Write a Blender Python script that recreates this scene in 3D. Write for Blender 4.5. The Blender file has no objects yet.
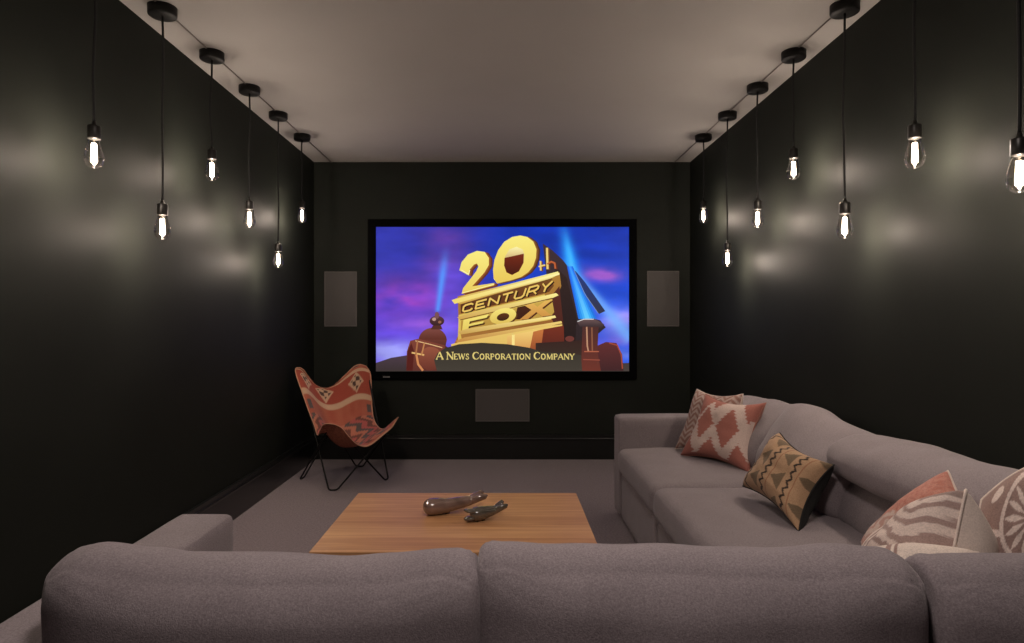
import bpy, bmesh, math, random
from mathutils import Vector, noise, Matrix
from mathutils.geometry import tessellate_polygon
random.seed(7)
C = bpy.context.scene.collection
PI = math.pi
F = 640.0; CAMZ = 1.17
XL, XR, YB, YF, H = -1.60, 1.566, 5.39, -1.9, 2.50

def at(px, py, d):
    return Vector(((px-504)/F*d, d, CAMZ-(py-320)/F*d))
def lin(c):
    r = []
    for v in c[:3]:
        v /= 255.0
        r.append(v/12.92 if v <= .04045 else ((v+.055)/1.055)**2.4)
    return tuple(r)
def mix(a, b, t):
    t = max(0, min(1, t)); return tuple(x+(y-x)*t for x, y in zip(a, b))
def sm(a, b, x):
    t = max(0, min(1, (x-a)/(b-a))); return t*t*(3-2*t)

# ---------------------------------------------------------------- objects
def obj(name, bm, m, parent=None, smooth=True):
    me = bpy.data.meshes.new(name); bm.normal_update(); bm.to_mesh(me); bm.free()
    for p in me.polygons: p.use_smooth = smooth
    o = bpy.data.objects.new(name, me); C.objects.link(o)
    if m:
        for k in (m if isinstance(m, (list, tuple)) else [m]): me.materials.append(k)
    if parent:
        o.parent = parent; o.matrix_parent_inverse = Matrix.Translation(-parent.location)
    return o
def tag(o, label, cat, group=None):
    o['label'] = label; o['category'] = cat
    if group: o['group'] = group
    return o
def thing(name, loc, label, cat, group=None):
    o = bpy.data.objects.new(name, None); o.empty_display_size = .1; o.location = loc; C.objects.link(o)
    return tag(o, label, cat, group)
def struct(name, bm, m, smooth=False):
    o = obj(name, bm, m, None, smooth); o['kind'] = 'structure'; return o

# ---------------------------------------------------------------- materials
def mat(name, col, rough=.5, **kw):
    m = bpy.data.materials.new(name); m.use_nodes = True
    b = m.node_tree.nodes['Principled BSDF']
    b.inputs['Base Color'].default_value = (*col, 1); b.inputs['Roughness'].default_value = rough
    for k, v in kw.items(): b.inputs[k.replace('_', ' ')].default_value = v
    return m
def N(m, t, **kw):
    n = m.node_tree.nodes.new(t)
    for k, v in kw.items():
        if k in n.inputs: n.inputs[k].default_value = v
        else: setattr(n, k, v)
    return n
def L(m, a, b): m.node_tree.links.new(a, b)
def bsdf(m): return m.node_tree.nodes['Principled BSDF']
def noisy(m, c1, c2, scale, bump=.1, bscale=None, dist=.002, detail=4, stretch=None, coord='Object'):
    tc = N(m, 'ShaderNodeTexCoord'); mp = N(m, 'ShaderNodeMapping')
    if stretch: mp.inputs['Scale'].default_value = stretch
    L(m, tc.outputs[coord], mp.inputs[0])
    n = N(m, 'ShaderNodeTexNoise', Scale=scale, Detail=detail); L(m, mp.outputs[0], n.inputs['Vector'])
    r = N(m, 'ShaderNodeValToRGB'); e = r.color_ramp.elements
    e[0].position = .3; e[1].position = .7; e[0].color = (*c1, 1); e[1].color = (*c2, 1)
    L(m, n.outputs['Fac'], r.inputs[0]); L(m, r.outputs[0], bsdf(m).inputs['Base Color'])
    n2 = N(m, 'ShaderNodeTexNoise', Scale=bscale or scale, Detail=3); L(m, mp.outputs[0], n2.inputs['Vector'])
    bp = N(m, 'ShaderNodeBump', Strength=bump, Distance=dist); L(m, n2.outputs['Fac'], bp.inputs['Height'])
    L(m, bp.outputs[0], bsdf(m).inputs['Normal'])
    return m

WALLC = (.0150, .0168, .0138)
M_wall = noisy(mat('wall_paint', WALLC, .55, Specular_IOR_Level=.055), WALLC, tuple(c*1.12 for c in WALLC), 3, .05, 160, .0006)
M_skirt = mat('skirting_gloss', (.008, .009, .008), .28)
M_ceil = noisy(mat('ceiling_paint', (.5, .45, .41), .9, Specular_IOR_Level=.1), (.35, .332, .31), (.375, .355, .332), 1.5, .03, 200, .0005)
M_carpet = noisy(mat('carpet', (.2, .17, .17), .95, Specular_IOR_Level=.05, Sheen_Weight=.2), (.165, .132, .142), (.25, .203, .215), 90, .5, 320, .004)
def fabric(name, a, b):
    m = mat(name, a, .9, Specular_IOR_Level=.12, Sheen_Weight=.18, Sheen_Roughness=.4)
    tc = N(m, 'ShaderNodeTexCoord')
    n = N(m, 'ShaderNodeTexNoise', Scale=300, Detail=3); n1 = N(m, 'ShaderNodeTexNoise', Scale=9, Detail=3)
    for k in (n, n1): L(m, tc.outputs['Object'], k.inputs['Vector'])
    mm = N(m, 'ShaderNodeMath', operation='MULTIPLY_ADD'); mm.inputs[1].default_value = .22
    L(m, n1.outputs['Fac'], mm.inputs[0]); L(m, n.outputs['Fac'], mm.inputs[2])
    r = N(m, 'ShaderNodeValToRGB'); e = r.color_ramp.elements; e[0].position = .40; e[1].position = .82
    e[0].color = (*a, 1); e[1].color = (*b, 1)
    L(m, mm.outputs[0], r.inputs[0]); L(m, r.outputs[0], bsdf(m).inputs['Base Color'])
    w = N(m, 'ShaderNodeTexNoise', Scale=420, Detail=2); L(m, tc.outputs['Object'], w.inputs['Vector'])
    bp = N(m, 'ShaderNodeBump', Strength=.35, Distance=.002); L(m, w.outputs['Fac'], bp.inputs['Height'])
    L(m, bp.outputs[0], bsdf(m).inputs['Normal'])
    return m
M_sofa = fabric('sofa_weave', (.180, .151, .160), (.285, .247, .256))
M_black = mat('black_metal', (.008, .0075, .007), .5, Specular_IOR_Level=.2)
M_socket = mat('socket_metal', (.02, .018, .016), .35, Metallic=.4)
M_cord = mat('cord_cloth', (.008, .008, .008), .8)
M_cable = mat('ceiling_cable', (.17, .15, .135), .7)
M_bezel = mat('screen_bezel', (.0012, .0012, .0014), .8, Specular_IOR_Level=.05)
M_grill = noisy(mat('speaker_grille', (.07, .063, .06), .7), (.062, .056, .053), (.078, .07, .067), 500, .4, 900, .0006)
M_gframe = mat('speaker_edge', (.10, .09, .085), .6)
M_under = noisy(mat('dark_cloth', (.006, .006, .006), .9), (.004, .004, .004), (.009, .008, .008), 200, .2, 400, .001)
M_ccloth = fabric('cream_cloth', (.62, .52, .46), (.78, .67, .59))
M_dark = mat('shadow_gap', (.01, .009, .009), .8)

def wood():
    m = mat('oak', (.45, .25, .12), .46, Specular_IOR_Level=.3)
    tc = N(m, 'ShaderNodeTexCoord'); mp = N(m, 'ShaderNodeMapping'); mp.inputs['Scale'].default_value = (1.2, 22, 8)
    L(m, tc.outputs['Object'], mp.inputs[0])
    n = N(m, 'ShaderNodeTexNoise', Scale=2.2, Detail=6, Distortion=.6); L(m, mp.outputs[0], n.inputs['Vector'])
    # boards: a colour step every 12 cm across the table
    sx = N(m, 'ShaderNodeSeparateXYZ'); L(m, tc.outputs['Object'], sx.inputs[0])
    ml = N(m, 'ShaderNodeMath', operation='MULTIPLY'); ml.inputs[1].default_value = 8.4; L(m, sx.outputs[1], ml.inputs[0])
    fl = N(m, 'ShaderNodeMath', operation='FLOOR'); L(m, ml.outputs[0], fl.inputs[0])
    wn = N(m, 'ShaderNodeTexWhiteNoise', noise_dimensions='1D'); L(m, fl.outputs[0], wn.inputs['W'])
    ad = N(m, 'ShaderNodeMath', operation='MULTIPLY_ADD'); ad.inputs[1].default_value = .28
    L(m, wn.outputs[0], ad.inputs[0]); L(m, n.outputs['Fac'], ad.inputs[2])
    r = N(m, 'ShaderNodeValToRGB'); e = r.color_ramp.elements; e[0].position = .35; e[1].position = .95
    e[0].color = (.42, .20, .088, 1); e[1].color = (.64, .355, .165, 1)
    L(m, ad.outputs[0], r.inputs[0]); L(m, r.outputs[0], bsdf(m).inputs['Base Color'])
    bp = N(m, 'ShaderNodeBump', Strength=.08, Distance=.001); L(m, n.outputs['Fac'], bp.inputs['Height']); L(m, bp.outputs[0], bsdf(m).inputs['Normal'])
    return m
M_wood = wood()
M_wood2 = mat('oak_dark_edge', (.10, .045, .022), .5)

def vcol(name, rough=.9, emit=False, bump=.4):
    m = mat(name, (.5, .5, .5), rough, Specular_IOR_Level=.1)
    a = N(m, 'ShaderNodeVertexColor', layer_name='Col')
    if emit:
        bsdf(m).inputs['Base Color'].default_value = (.005, .005, .005, 1)
        L(m, a.outputs[0], bsdf(m).inputs['Emission Color']); bsdf(m).inputs['Emission Strength'].default_value = 1.0
        bsdf(m).inputs['Roughness'].default_value = .5
    else:
        bsdf(m).inputs['Sheen Weight'].default_value = .1
        tc = N(m, 'ShaderNodeTexCoord')
        w = N(m, 'ShaderNodeTexNoise', Scale=300, Detail=3); L(m, tc.outputs['Object'], w.inputs['Vector'])
        mx = N(m, 'ShaderNodeMix', data_type='RGBA', blend_type='MULTIPLY'); mx.inputs[0].default_value = .35
        rr = N(m, 'ShaderNodeValToRGB'); rr.color_ramp.elements[0].position = .35; rr.color_ramp.elements[1].position = .6
        rr.color_ramp.elements[0].color = (.45, .45, .45, 1)
        L(m, w.outputs['Fac'], rr.inputs[0]); L(m, a.outputs[0], mx.inputs[6]); L(m, rr.outputs[0], mx.inputs[7])
        L(m, mx.outputs[2], bsdf(m).inputs['Base Color'])
        bp = N(m, 'ShaderNodeBump', Strength=bump, Distance=.002); L(m, w.outputs['Fac'], bp.inputs['Height']); L(m, bp.outputs[0], bsdf(m).inputs['Normal'])
    return m
M_woven = vcol('woven_pattern'); M_picture = vcol('screen_image', emit=True)

def thin_glass():
    m = bpy.data.materials.new('bulb_glass'); m.use_nodes = True; nt = m.node_tree; nt.nodes.clear()
    out = N(m, 'ShaderNodeOutputMaterial'); t = N(m, 'ShaderNodeBsdfTransparent'); g = N(m, 'ShaderNodeBsdfGlossy', Roughness=.05)
    t.inputs[0].default_value = (.93, .90, .87, 1)
    f = N(m, 'ShaderNodeLayerWeight', Blend=.25); mx = N(m, 'ShaderNodeMixShader')
    mp = N(m, 'ShaderNodeMath', operation='MULTIPLY_ADD'); mp.inputs[1].default_value = .8; mp.inputs[2].default_value = .07
    L(m, f.outputs['Fresnel'], mp.inputs[0])
    L(m, mp.outputs[0], mx.inputs[0]); L(m, t.outputs[0], mx.inputs[1]); L(m, g.outputs[0], mx.inputs[2]); L(m, mx.outputs[0], out.inputs[0])
    return m
M_bulb = thin_glass()
M_fil = mat('filament_glow', (1, .9, .8), .5); bsdf(M_fil).inputs['Emission Color'].default_value = (1, .83, .68, 1)
bsdf(M_fil).inputs['Emission Strength'].default_value = 28
def smoky(name, c, rough=.12):
    m = mat(name, c, rough, Coat_Weight=1.0, Coat_Roughness=.03, Specular_IOR_Level=1.0)
    tc = N(m, 'ShaderNodeTexCoord'); n = N(m, 'ShaderNodeTexNoise', Scale=10, Detail=1, Distortion=.8)
    L(m, tc.outputs['Object'], n.inputs['Vector'])
    r = N(m, 'ShaderNodeValToRGB'); e = r.color_ramp.elements; e[0].position = .38; e[1].position = .66
    e[0].color = (*c, 1); e[1].color = (*[min(1, v*1.8+.01) for v in c], 1)
    L(m, n.outputs['Fac'], r.inputs[0]); L(m, r.outputs[0], bsdf(m).inputs['Base Color'])
    return m
M_glassA = smoky('smoky_brown_glass', (.125, .078, .062)); M_glassB = smoky('smoky_grey_glass', (.060, .052, .040))

# ---------------------------------------------------------------- geometry
def bx(bm, a, b, bev=0, seg=2):
    g = bmesh.new()
    bmesh.ops.create_cube(g, size=1)
    for v in g.verts:
        v.co = Vector([a[i] if v.co[i] < 0 else b[i] for i in range(3)])
    if bev: bmesh.ops.bevel(g, geom=g.edges[:], offset=bev, segments=seg, profile=.5, affect='EDGES')
    me = bpy.data.meshes.new('t'); g.to_mesh(me); g.free(); bm.from_mesh(me); bpy.data.meshes.remove(me)
    return bm
def box(a, b, bev=0, seg=2): return bx(bmesh.new(), a, b, bev, seg)
def lathe(bm, prof, c=(0, 0, 0), n=24):
    rings = []
    for r, z in prof:
        if r < 1e-5: rings.append([bm.verts.new((c[0], c[1], c[2]+z))])
        else: rings.append([bm.verts.new((c[0]+r*math.cos(2*PI*k/n), c[1]+r*math.sin(2*PI*k/n), c[2]+z)) for k in range(n)])
    for a, b in zip(rings, rings[1:]):
        for k in range(n):
            j = (k+1) % n
            if len(a) == 1 and len(b) == 1: continue
            if len(a) == 1: bm.faces.new((a[0], b[j], b[k]))
            elif len(b) == 1: bm.faces.new((a[k], a[j], b[0]))
            else: bm.faces.new((a[k], a[j], b[j], b[k]))
    return bm
def tube(bm, pts, r, n=8, closed=False, rad=None):
    pts = [Vector(p) for p in pts]; m = len(pts); rings = []; up = None
    for i, p in enumerate(pts):
        a = pts[i-1] if (i > 0 or closed) else p; b = pts[(i+1) % m] if (i < m-1 or closed) else p
        t = (b-a).normalized()
        if up is None:
            up = t.cross(Vector((0, 0, 1)))
            if up.length < .1: up = t.cross(Vector((1, 0, 0)))
        up = (up - t*up.dot(t)).normalized(); w = t.cross(up)
        rr = rad[i] if rad else r
        rings.append([bm.verts.new(p+up*rr*math.cos(2*PI*k/n)+w*rr*math.sin(2*PI*k/n)) for k in range(n)])
    rg = range(m) if closed else range(m-1)
    for i in rg:
        a, b = rings[i], rings[(i+1) % m]
        sh = 0
        if closed and i == m-1:
            sh = min(range(n), key=lambda s: (a[0].co-b[s].co).length)
        for k in range(n):
            bm.faces.new((a[k], a[(k+1) % n], b[(k+1+sh) % n], b[(k+sh) % n]))
    if not closed:
        bm.faces.new(rings[0][::-1]); bm.faces.new(rings[-1])
    return bm
def rounded(pts, rs, seg=6):
    """closed polyline with rounded corners"""
    out = []; m = len(pts)
    for i in range(m):
        p = Vector(pts[i]); a = Vector(pts[i-1]); b = Vector(pts[(i+1) % m]); r = rs[i]
        u = (a-p).normalized(); v = (b-p).normalized()
        s = p+u*r; e = p+v*r
        for k in range(seg+1):
            t = k/seg; out.append(s*(1-t)**2+p*2*t*(1-t)+e*t*t)
    return out

def soft_box(c, h, r, n=(30, 14, 22), deform=None):
    """rounded upholstered block: c centre, h half sizes, r corner radius; deform(p, q) with q in -1..1"""
    bm = bmesh.new(); c = Vector(c)
    def ax(k, i):
        t = -1+2*i/n[k]; return .55*math.sin(t*PI/2)+.45*t
    cache = {}
    def vert(q):
        key = tuple(round(x, 5) for x in q)
        if key in cache: return cache[key]
        p = Vector([q[i]*h[i] for i in range(3)])
        k = Vector([max(-(h[i]-r), min(h[i]-r, p[i])) for i in range(3)])
        d = p-k
        if d.length > 1e-7: p = k+d.normalized()*r
        if deform: p = deform(p, q)
        cache[key] = bm.verts.new(c+p); return cache[key]
    for a in range(3):
        b, d = (a+1) % 3, (a+2) % 3
        for s in (-1, 1):
            for i in range(n[b]):
                for j in range(n[d]):
                    f = []
                    for (ii, jj) in ((i, j), (i+1, j), (i+1, j+1), (i, j+1)):
                        q = [0, 0, 0]; q[a] = s; q[b] = ax(b, ii); q[d] = ax(d, jj); f.append(vert(q))
                    try: bm.faces.new(f if s > 0 else f[::-1])
                    except ValueError: pass
    return bm

def pillow(c4, thick, pat, pat_back, n=90, name='front', pinch=.10, seed=0, exp=.42):
    """c4 = TL, TR, BR, BL corners (seen from the front); returns front/back/piping bmeshes with colour layer"""
    TL, TR, BR, BL = [Vector(p) for p in c4]
    nrm = ((TR-TL)+(BR-BL)).cross((BL-TL)+(BR-TR)).normalized()  # points away
    nrm = -nrm
    cen = (TL+TR+BR+BL)/4
    def base(u, v):
        uu, vv = 2*u-1, 2*v-1
        ku = 1-pinch*(1-vv*vv)*abs(uu)**2; kv = 1-pinch*(1-uu*uu)*abs(vv)**2
        uu *= kv if False else (1-pinch*(1-vv*vv)*abs(uu)); vv2 = vv*(1-pinch*(1-(2*u-1)**2)*abs(vv))
        u2, v2 = (uu+1)/2, (vv2+1)/2
        top = TL.lerp(TR, u2); bot = BL.lerp(BR, u2)
        return bot.lerp(top, v2)
    def pt(u, v, s):
        uu, vv = 2*u-1, 2*v-1
        f = max(0, (1-uu**4)*(1-vv**4))**exp if max(abs(uu), abs(vv)) < 1 else 0
        f *= (1-.28*(uu*uu+vv*vv)/2)
        w = noise.noise(Vector((u*3.1+seed, v*3.1, s*2)))*.12 + noise.noise(Vector((u*8+seed, v*8, s)))*.05
        return base(u, v)+nrm*s*thick/2*f*(1+w)
    out = []
    for s, pf in ((1, pat), (-1, pat_back)):
        bm = bmesh.new(); lay = bm.verts.layers.float_color.new('Col')
        g = [[None]*(n+1) for _ in range(n+1)]
        for i in range(n+1):
            for j in range(n+1):
                v = bm.verts.new(pt(i/n, j/n, s)); g[i][j] = v
                col = pf(i/n, j/n) if pf else (0, 0, 0)
                v[lay] = (*col, 1)
        for i in range(n):
            for j in range(n):
                q = (g[i][j], g[i+1][j], g[i+1][j+1], g[i][j+1])
                bm.faces.new(q if s > 0 else q[::-1])
        out.append(bm)
    ring = [base(t, 0) for t in [k/24 for k in range(24)]]+[base(1, k/24) for k in range(24)]+[base(1-k/24, 1) for k in range(24)]+[base(0, 1-k/24) for k in range(24)]
    out.append(tube(bmesh.new(), ring, .0035, 6, closed=True))
    return out

# ================================================================ SETTING
struct('floor', box((XL-.1, YF-.1, -.1), (XR+.1, YB+.1, 0)), M_carpet)
struct('ceiling', box((XL-.1, YF-.1, H), (XR+.1, YB+.1, H+.1)), M_ceil)
struct('wall_left', box((XL-.1, YF, 0), (XL, YB, H)), M_wall)
struct('wall_right', box((XR, YF, 0), (XR+.1, YB, H)), M_wall)
struct('wall_back', box((XL-.1, YB, 0), (XR+.1, YB+.1, H)), M_wall)
struct('wall_front', box((XL-.1, YF-.1, 0), (XR+.1, YF, H)), M_wall)
def skirt(name, a, b, ax, sgn):
    bm = box(a, b)
    a2 = list(a); b2 = list(b)
    # moulded cap: a thin projecting bead below the top and a thinner top edge
    if sgn > 0: b2[ax] += .008
    else: a2[ax] -= .008
    bx(bm, (a2[0], a2[1], .165), (b2[0], b2[1], .180), .004)
    return struct(name, bm, M_skirt)
skirt('baseboard_left', (XL, YF, 0), (XL+.02, YB, .205), 0, 1)
skirt('baseboard_right', (XR-.02, YF, 0), (XR, YB, .205), 0, -1)
skirt('baseboard_back', (XL+.02, YB-.02, 0), (XR-.02, YB, .205), 1, -1)

# ================================================================ SCREEN
S = YB/F                                     # metres per photo pixel on the back wall
def wp(px, py, off=0):
    k = (YB-off)/F; return Vector(((px-504)*k, YB-off, CAMZ-(py-320)*k))
scr = thing('projection_screen', wp(503, 379), 'large black-framed screen on the dark far wall showing a golden monument against blue sky', 'screen')
bm = bmesh.new()
D0, D1 = YB-.03, YB
fo = [wp(367.5, 379.2, .03), wp(637, 219, .03)]; fi = [wp(375.8, 371.3, .03), wp(629.2, 226.8, .03)]
bx(bm, (fo[0].x, D0, fo[0].z), (fi[0].x, D1, fo[1].z), .004)
bx(bm, (fi[1].x, D0, fo[0].z), (fo[1].x, D1, fo[1].z), .004)
bx(bm, (fi[0].x-.004, D0, fi[1].z), (fi[1].x+.004, D1, fo[1].z), .004)
bx(bm, (fi[0].x-.004, D0, fo[0].z), (fi[1].x+.004, D1, fi[0].z), .004)
obj('frame', bm, M_bezel, scr, False)
M_logo = mat('maker_badge', (.25, .25, .25), .4)
b = bmesh.new()
for k in range(6):
    a = wp(383.2+k*1.15, 377.6, .03); e = wp(384.0+k*1.15, 376.2, .03)
    bx(b, (a.x, D0-.0012, a.z), (e.x, D0+.001, e.z))
obj('maker_badge', b, M_logo, scr, False)['label'] = 'tiny grey badge on lower left of frame'

pic = bmesh.new(); PL = pic.verts.layers.float_color.new('Col')
PY = [YB-.018]; SP = (YB-.018)/F
def pv(px, py, col):
    v = pic.verts.new((((px-504)*SP), PY[0], CAMZ-(py-320)*SP)); v[PL] = (*col, 1); return v
def sky(px, py):
    x = (px-376)/253; y = (py-227)/144
    c = mix((34, 56, 178), (44, 76, 226), sm(0, .7, y)) if x > .5 else mix((46, 52, 165), (84, 66, 205), sm(.15, .7, y))
    cl = mix((46, 52, 165), (90, 66, 208), sm(.15, .7, y)); cr = mix((22, 52, 170), (32, 82, 228), sm(0, .7, y))
    c = mix(cl, cr, sm(.3, .6, x))
    def blob(c, cx, cy, rx, ry, col, a):
        nz = 1+.9*noise.fractal(Vector((x*6, y*8, cx*9)), 1, 2, 4)
        d = ((x-cx)/rx)**2+((y-cy)/ry)**2
        return mix(c, col, a*math.exp(-d)*max(0, nz))
    c = blob(c, .10, .48, .16, .12, (168, 70, 196), .8)
    c = blob(c, .26, .20, .10, .22, (110, 60, 150), .55)
    c = blob(c, .30, .40, .07, .2, (110, 80, 220), .6)
    c = blob(c, .18, .68, .2, .06, (150, 90, 215), .6)
    c = blob(c, .08, .88, .2, .10, (150, 150, 232), .8)
    c = blob(c, .30, .72, .06, .16, (120, 110, 240), .6)
    c = blob(c, .89, .33, .09, .05, (160, 92, 205), .9)
    c = blob(c, .82, .30, .05, .04, (120, 90, 215), .6)
    c = blob(c, .95, .66, .10, .10, (150, 140, 240), .85)
    c = blob(c, .93, .80, .10, .05, (160, 110, 215), .7)
    c = blob(c, .98, .90, .06, .05, (140, 150, 235), .7)
    nz = noise.fractal(Vector((x*5, y*9, 3)), 1, 2, 4); c = tuple(v*(1+.13*nz) for v in c)
    # searchlight beams in the picture
    def beam(c, x0, y0, x1, y1, w0, w1, col, a):
        dx, dy = x1-x0, y1-y0; t = ((px-x0)*dx+(py-y0)*dy)/(dx*dx+dy*dy)
        if t < -.02 or t > 1.15: return c
        d = abs((px-x0)*dy-(py-y0)*dx)/math.hypot(dx, dy); w = w0+(w1-w0)*t
        return mix(c, col, a*math.exp(-(d/w)**2)*(1-sm(.55, 1.15, t))*sm(-.02, .03, t))
    c = beam(c, 437.5, 312, 446, 250, 2.4, 4.5, (88, 150, 255), .95)
    c = beam(c, 583, 320, 562, 222, 9, 5.5, (40, 156, 255), 1.25)
    c = beam(c, 582, 322, 566, 235, 3.5, 2, (90, 205, 255), .8)
    c = beam(c, 632, 340, 566, 262, 8, 2.5, (120, 180, 255), .8)
    return lin(c)
nx, ny = 150, 86
g = [[pv(375+255*i/nx, 226+146*j/ny, sky(375+255*i/nx, 226+146*j/ny)) for j in range(ny+1)] for i in range(nx+1)]
for i in range(nx):
    for j in range(ny): pic.faces.new((g[i][j+1], g[i+1][j+1], g[i+1][j], g[i][j]))
def Z1(p): return (360+p[0]*.2832, 210+p[1]*.283)
def ZB(p): return (440+p[0]/5.36, 230+p[1]/5.36)
def poly(pts, col, col2=None, f=None, axis=1):
    """fill a closed outline on the picture; col2 = colour at the far end of the axis (part of the picture's artwork)"""
    P = [f(p) if f else p for p in pts]; PY[0] -= .00006
    lo = min(p[axis] for p in P); hi = max(p[axis] for p in P)
    vs = []
    for p in P:
        t = (p[axis]-lo)/max(1e-6, hi-lo); vs.append(pv(*p, lin(mix(col, col2, t) if col2 else col)))
    for t in tessellate_polygon([[Vector((p[0], p[1], 0)) for p in P]]):
        try:
            fc = pic.faces.new([vs[k] for k in t]); fc.normal_update()
            if fc.normal.y > 0: fc.normal_flip()
        except ValueError: pass
def ell(cx, cy, rx, ry, a0=0, a1=360, n=20, rot=0):
    r = math.radians(rot); o = []
    for k in range(n+1 if a1-a0 < 360 else n):
        t = math.radians(a0+(a1-a0)*k/n); x, y = rx*math.cos(t), ry*math.sin(t)
        o.append((cx+x*math.cos(r)-y*math.sin(r), cy+x*math.sin(r)+y*math.cos(r)))
    return o
def strip(pts, w, col, f=None, col2=None):
    P = [f(p) if f else p for p in pts]
    for a, b in zip(P, P[1:]):
        dx, dy = b[0]-a[0], b[1]-a[1]; l = math.hypot(dx, dy) or 1; nx_, ny_ = -dy/l*w/2, dx/l*w/2
        ex, ey = dx/l*w*.2, dy/l*w*.2
        poly([(a[0]+nx_-ex, a[1]+ny_-ey), (b[0]+nx_+ex, b[1]+ny_+ey), (b[0]-nx_+ex, b[1]-ny_+ey), (a[0]-nx_-ex, a[1]-ny_-ey)], col, col2)
DK = (46, 36, 34)
# dark flank of the monument
def Z3(p): return (520+p[0]/4.175, 222+p[1]/4.175)
poly([(95, 90), (135, 118), (180, 160), (204, 192), (228, 300), (246, 400), (340, 420), (352, 440), (310, 480), (330, 643), (150, 643), (120, 300)], (64, 48, 54), (40, 32, 32), Z3)
poly([(212, 190), (235, 208), (272, 252), (356, 372), (330, 384), (290, 330)], (36, 60, 130), (52, 52, 72), Z3)
for (k, c0, c1) in ((1.0, (30, 92, 226), (34, 120, 226)), (.75, (36, 112, 240), (44, 150, 240)), (.5, (44, 130, 252), (66, 178, 250)), (.25, (60, 150, 255), (100, 205, 255))):
    poly([(208-12*k, 185), (208+12*k, 185), (282+38*k, 405), (282-38*k, 405)], c0, c1, Z3)
strip([(226, 202), (270, 300), (326, 380)], .5, (130, 150, 170), Z3)
poly([(300, 402), (335, 410), (358, 440), (322, 470), (300, 470)], (60, 46, 50), (40, 34, 38), Z3)
poly([(690, 200), (730, 240), (765, 380), (760, 470), (690, 480)], (52, 36, 34), (36, 26, 26), Z1)
# monument tiers
poly([(95, 355), (640, 225), (650, 300), (630, 350), (650, 500), (660, 643), (60, 643), (100, 560)], (176, 128, 56), (150, 92, 44), ZB)
poly([(100, 455), (560, 345), (600, 470), (560, 540), (95, 600)], (226, 200, 100), (214, 178, 84), ZB)
poly([(600, 350), (640, 300), (665, 540), (600, 600)], (90, 44, 34), (70, 34, 30), ZB)
# upper ledge
poly([(62, 376), (130, 350), (300, 308), (632, 222), (640, 236), (590, 262), (300, 340), (110, 398)], (250, 238, 150), (206, 160, 74), ZB)
poly([(62, 376), (75, 372), (640, 230), (640, 240), (120, 385), (78, 396)], (255, 244, 170), (240, 214, 110), ZB)
poly([(110, 398), (600, 258), (610, 300), (585, 332), (112, 446)], (120, 76, 36), (84, 44, 26), ZB)
# big glyph tools: unit square letters mapped onto a skewed row
G = {'C': [[(1, .8), (.8, 1), (.2, 1), (0, .8), (0, .2), (.2, 0), (.8, 0), (1, .2)]],
     'E': [[(1, 1), (0, 1), (0, 0), (1, 0)], [(0, .5), (.8, .5)]], 'N': [[(0, 0), (0, 1), (1, 0), (1, 1)]],
     'T': [[(0, 1), (1, 1)], [(.5, 1), (.5, 0)]], 'U': [[(0, 1), (0, .2), (.2, 0), (.8, 0), (1, .2), (1, 1)]],
     'R': [[(0, 0), (0, 1), (.8, 1), (1, .85), (1, .6), (.8, .45), (0, .45)], [(.55, .45), (1, 0)]],
     'Y': [[(0, 1), (.5, .45), (1, 1)], [(.5, .45), (.5, 0)]], 'F': [[(1, 1), (0, 1), (0, 0)], [(0, .52), (.75, .52)]]}
def row(txt, bl, br, tl, tr, w, col, gap=.28, f=ZB, off=(0, 0)):
    n = len(txt)
    for k, ch in enumerate(txt):
        a = (k+gap/2)/n; b_ = (k+1-gap/2)/n
        def m_(p):
            u = a+(b_-a)*p[0]; bot = (bl[0]+(br[0]-bl[0])*u, bl[1]+(br[1]-bl[1])*u); top = (tl[0]+(tr[0]-tl[0])*u, tl[1]+(tr[1]-tl[1])*u)
            return (bot[0]+(top[0]-bot[0])*p[1]+off[0], bot[1]+(top[1]-bot[1])*p[1]+off[1])
        for st in G[ch]: strip([f(m_(p)) for p in st], w, col)
row('CENTURY', (112, 442), (592, 322), (118, 408), (612, 272), 2.1, (44, 24, 18), off=(6, 4))
row('CENTURY', (112, 442), (592, 322), (118, 408), (612, 272), 1.7, (236, 196, 98))
# middle ledge
poly([(92, 468), (150, 448), (622, 338), (636, 350), (600, 366), (112, 482)], (255, 240, 150), (206, 160, 80), ZB)
strip([(110, 482), (600, 366)], .9, (120, 76, 34), ZB)
# F O X row
poly([(112, 486), (470, 402), (600, 370), (612, 440), (595, 462), (112, 540)], (206, 170, 78), (176, 134, 60), ZB)
poly([(415, 414), (500, 396), (520, 440), (470, 478), (400, 480)], (74, 38, 24), (60, 30, 22), ZB)
poly([(126, 482), (262, 452), (250, 470), (160, 490), (156, 504), (235, 488), (230, 500), (155, 516), (150, 538), (118, 542)], (90, 56, 26), (70, 40, 20), lambda p: ZB((p[0]+8, p[1]+7)))
poly([(126, 482), (262, 452), (250, 470), (160, 490), (156, 504), (235, 488), (230, 500), (155, 516), (150, 538), (118, 542)], (246, 228, 120), (228, 200, 96), ZB)
poly(ell(345, 468, 72, 42, rot=-14), (96, 58, 28), None, ZB)
poly(ell(338, 462, 72, 42, rot=-14), (248, 230, 124), (222, 188, 90), ZB)
poly(ell(338, 466, 34, 20, rot=-14), (96, 52, 26), (60, 34, 20), ZB)
poly([(452, 404), (500, 394), (522, 412), (560, 382), (606, 372), (548, 418), (596, 458), (548, 464), (516, 440), (470, 478), (424, 482), (490, 428)], (84, 42, 26), None, lambda p: ZB((p[0]+7, p[1]+6)))
poly([(452, 404), (500, 394), (522, 412), (560, 382), (606, 372), (548, 418), (596, 458), (548, 464), (516, 440), (470, 478), (424, 482), (490, 428)], (232, 184, 92), (200, 138, 66), ZB)
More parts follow.
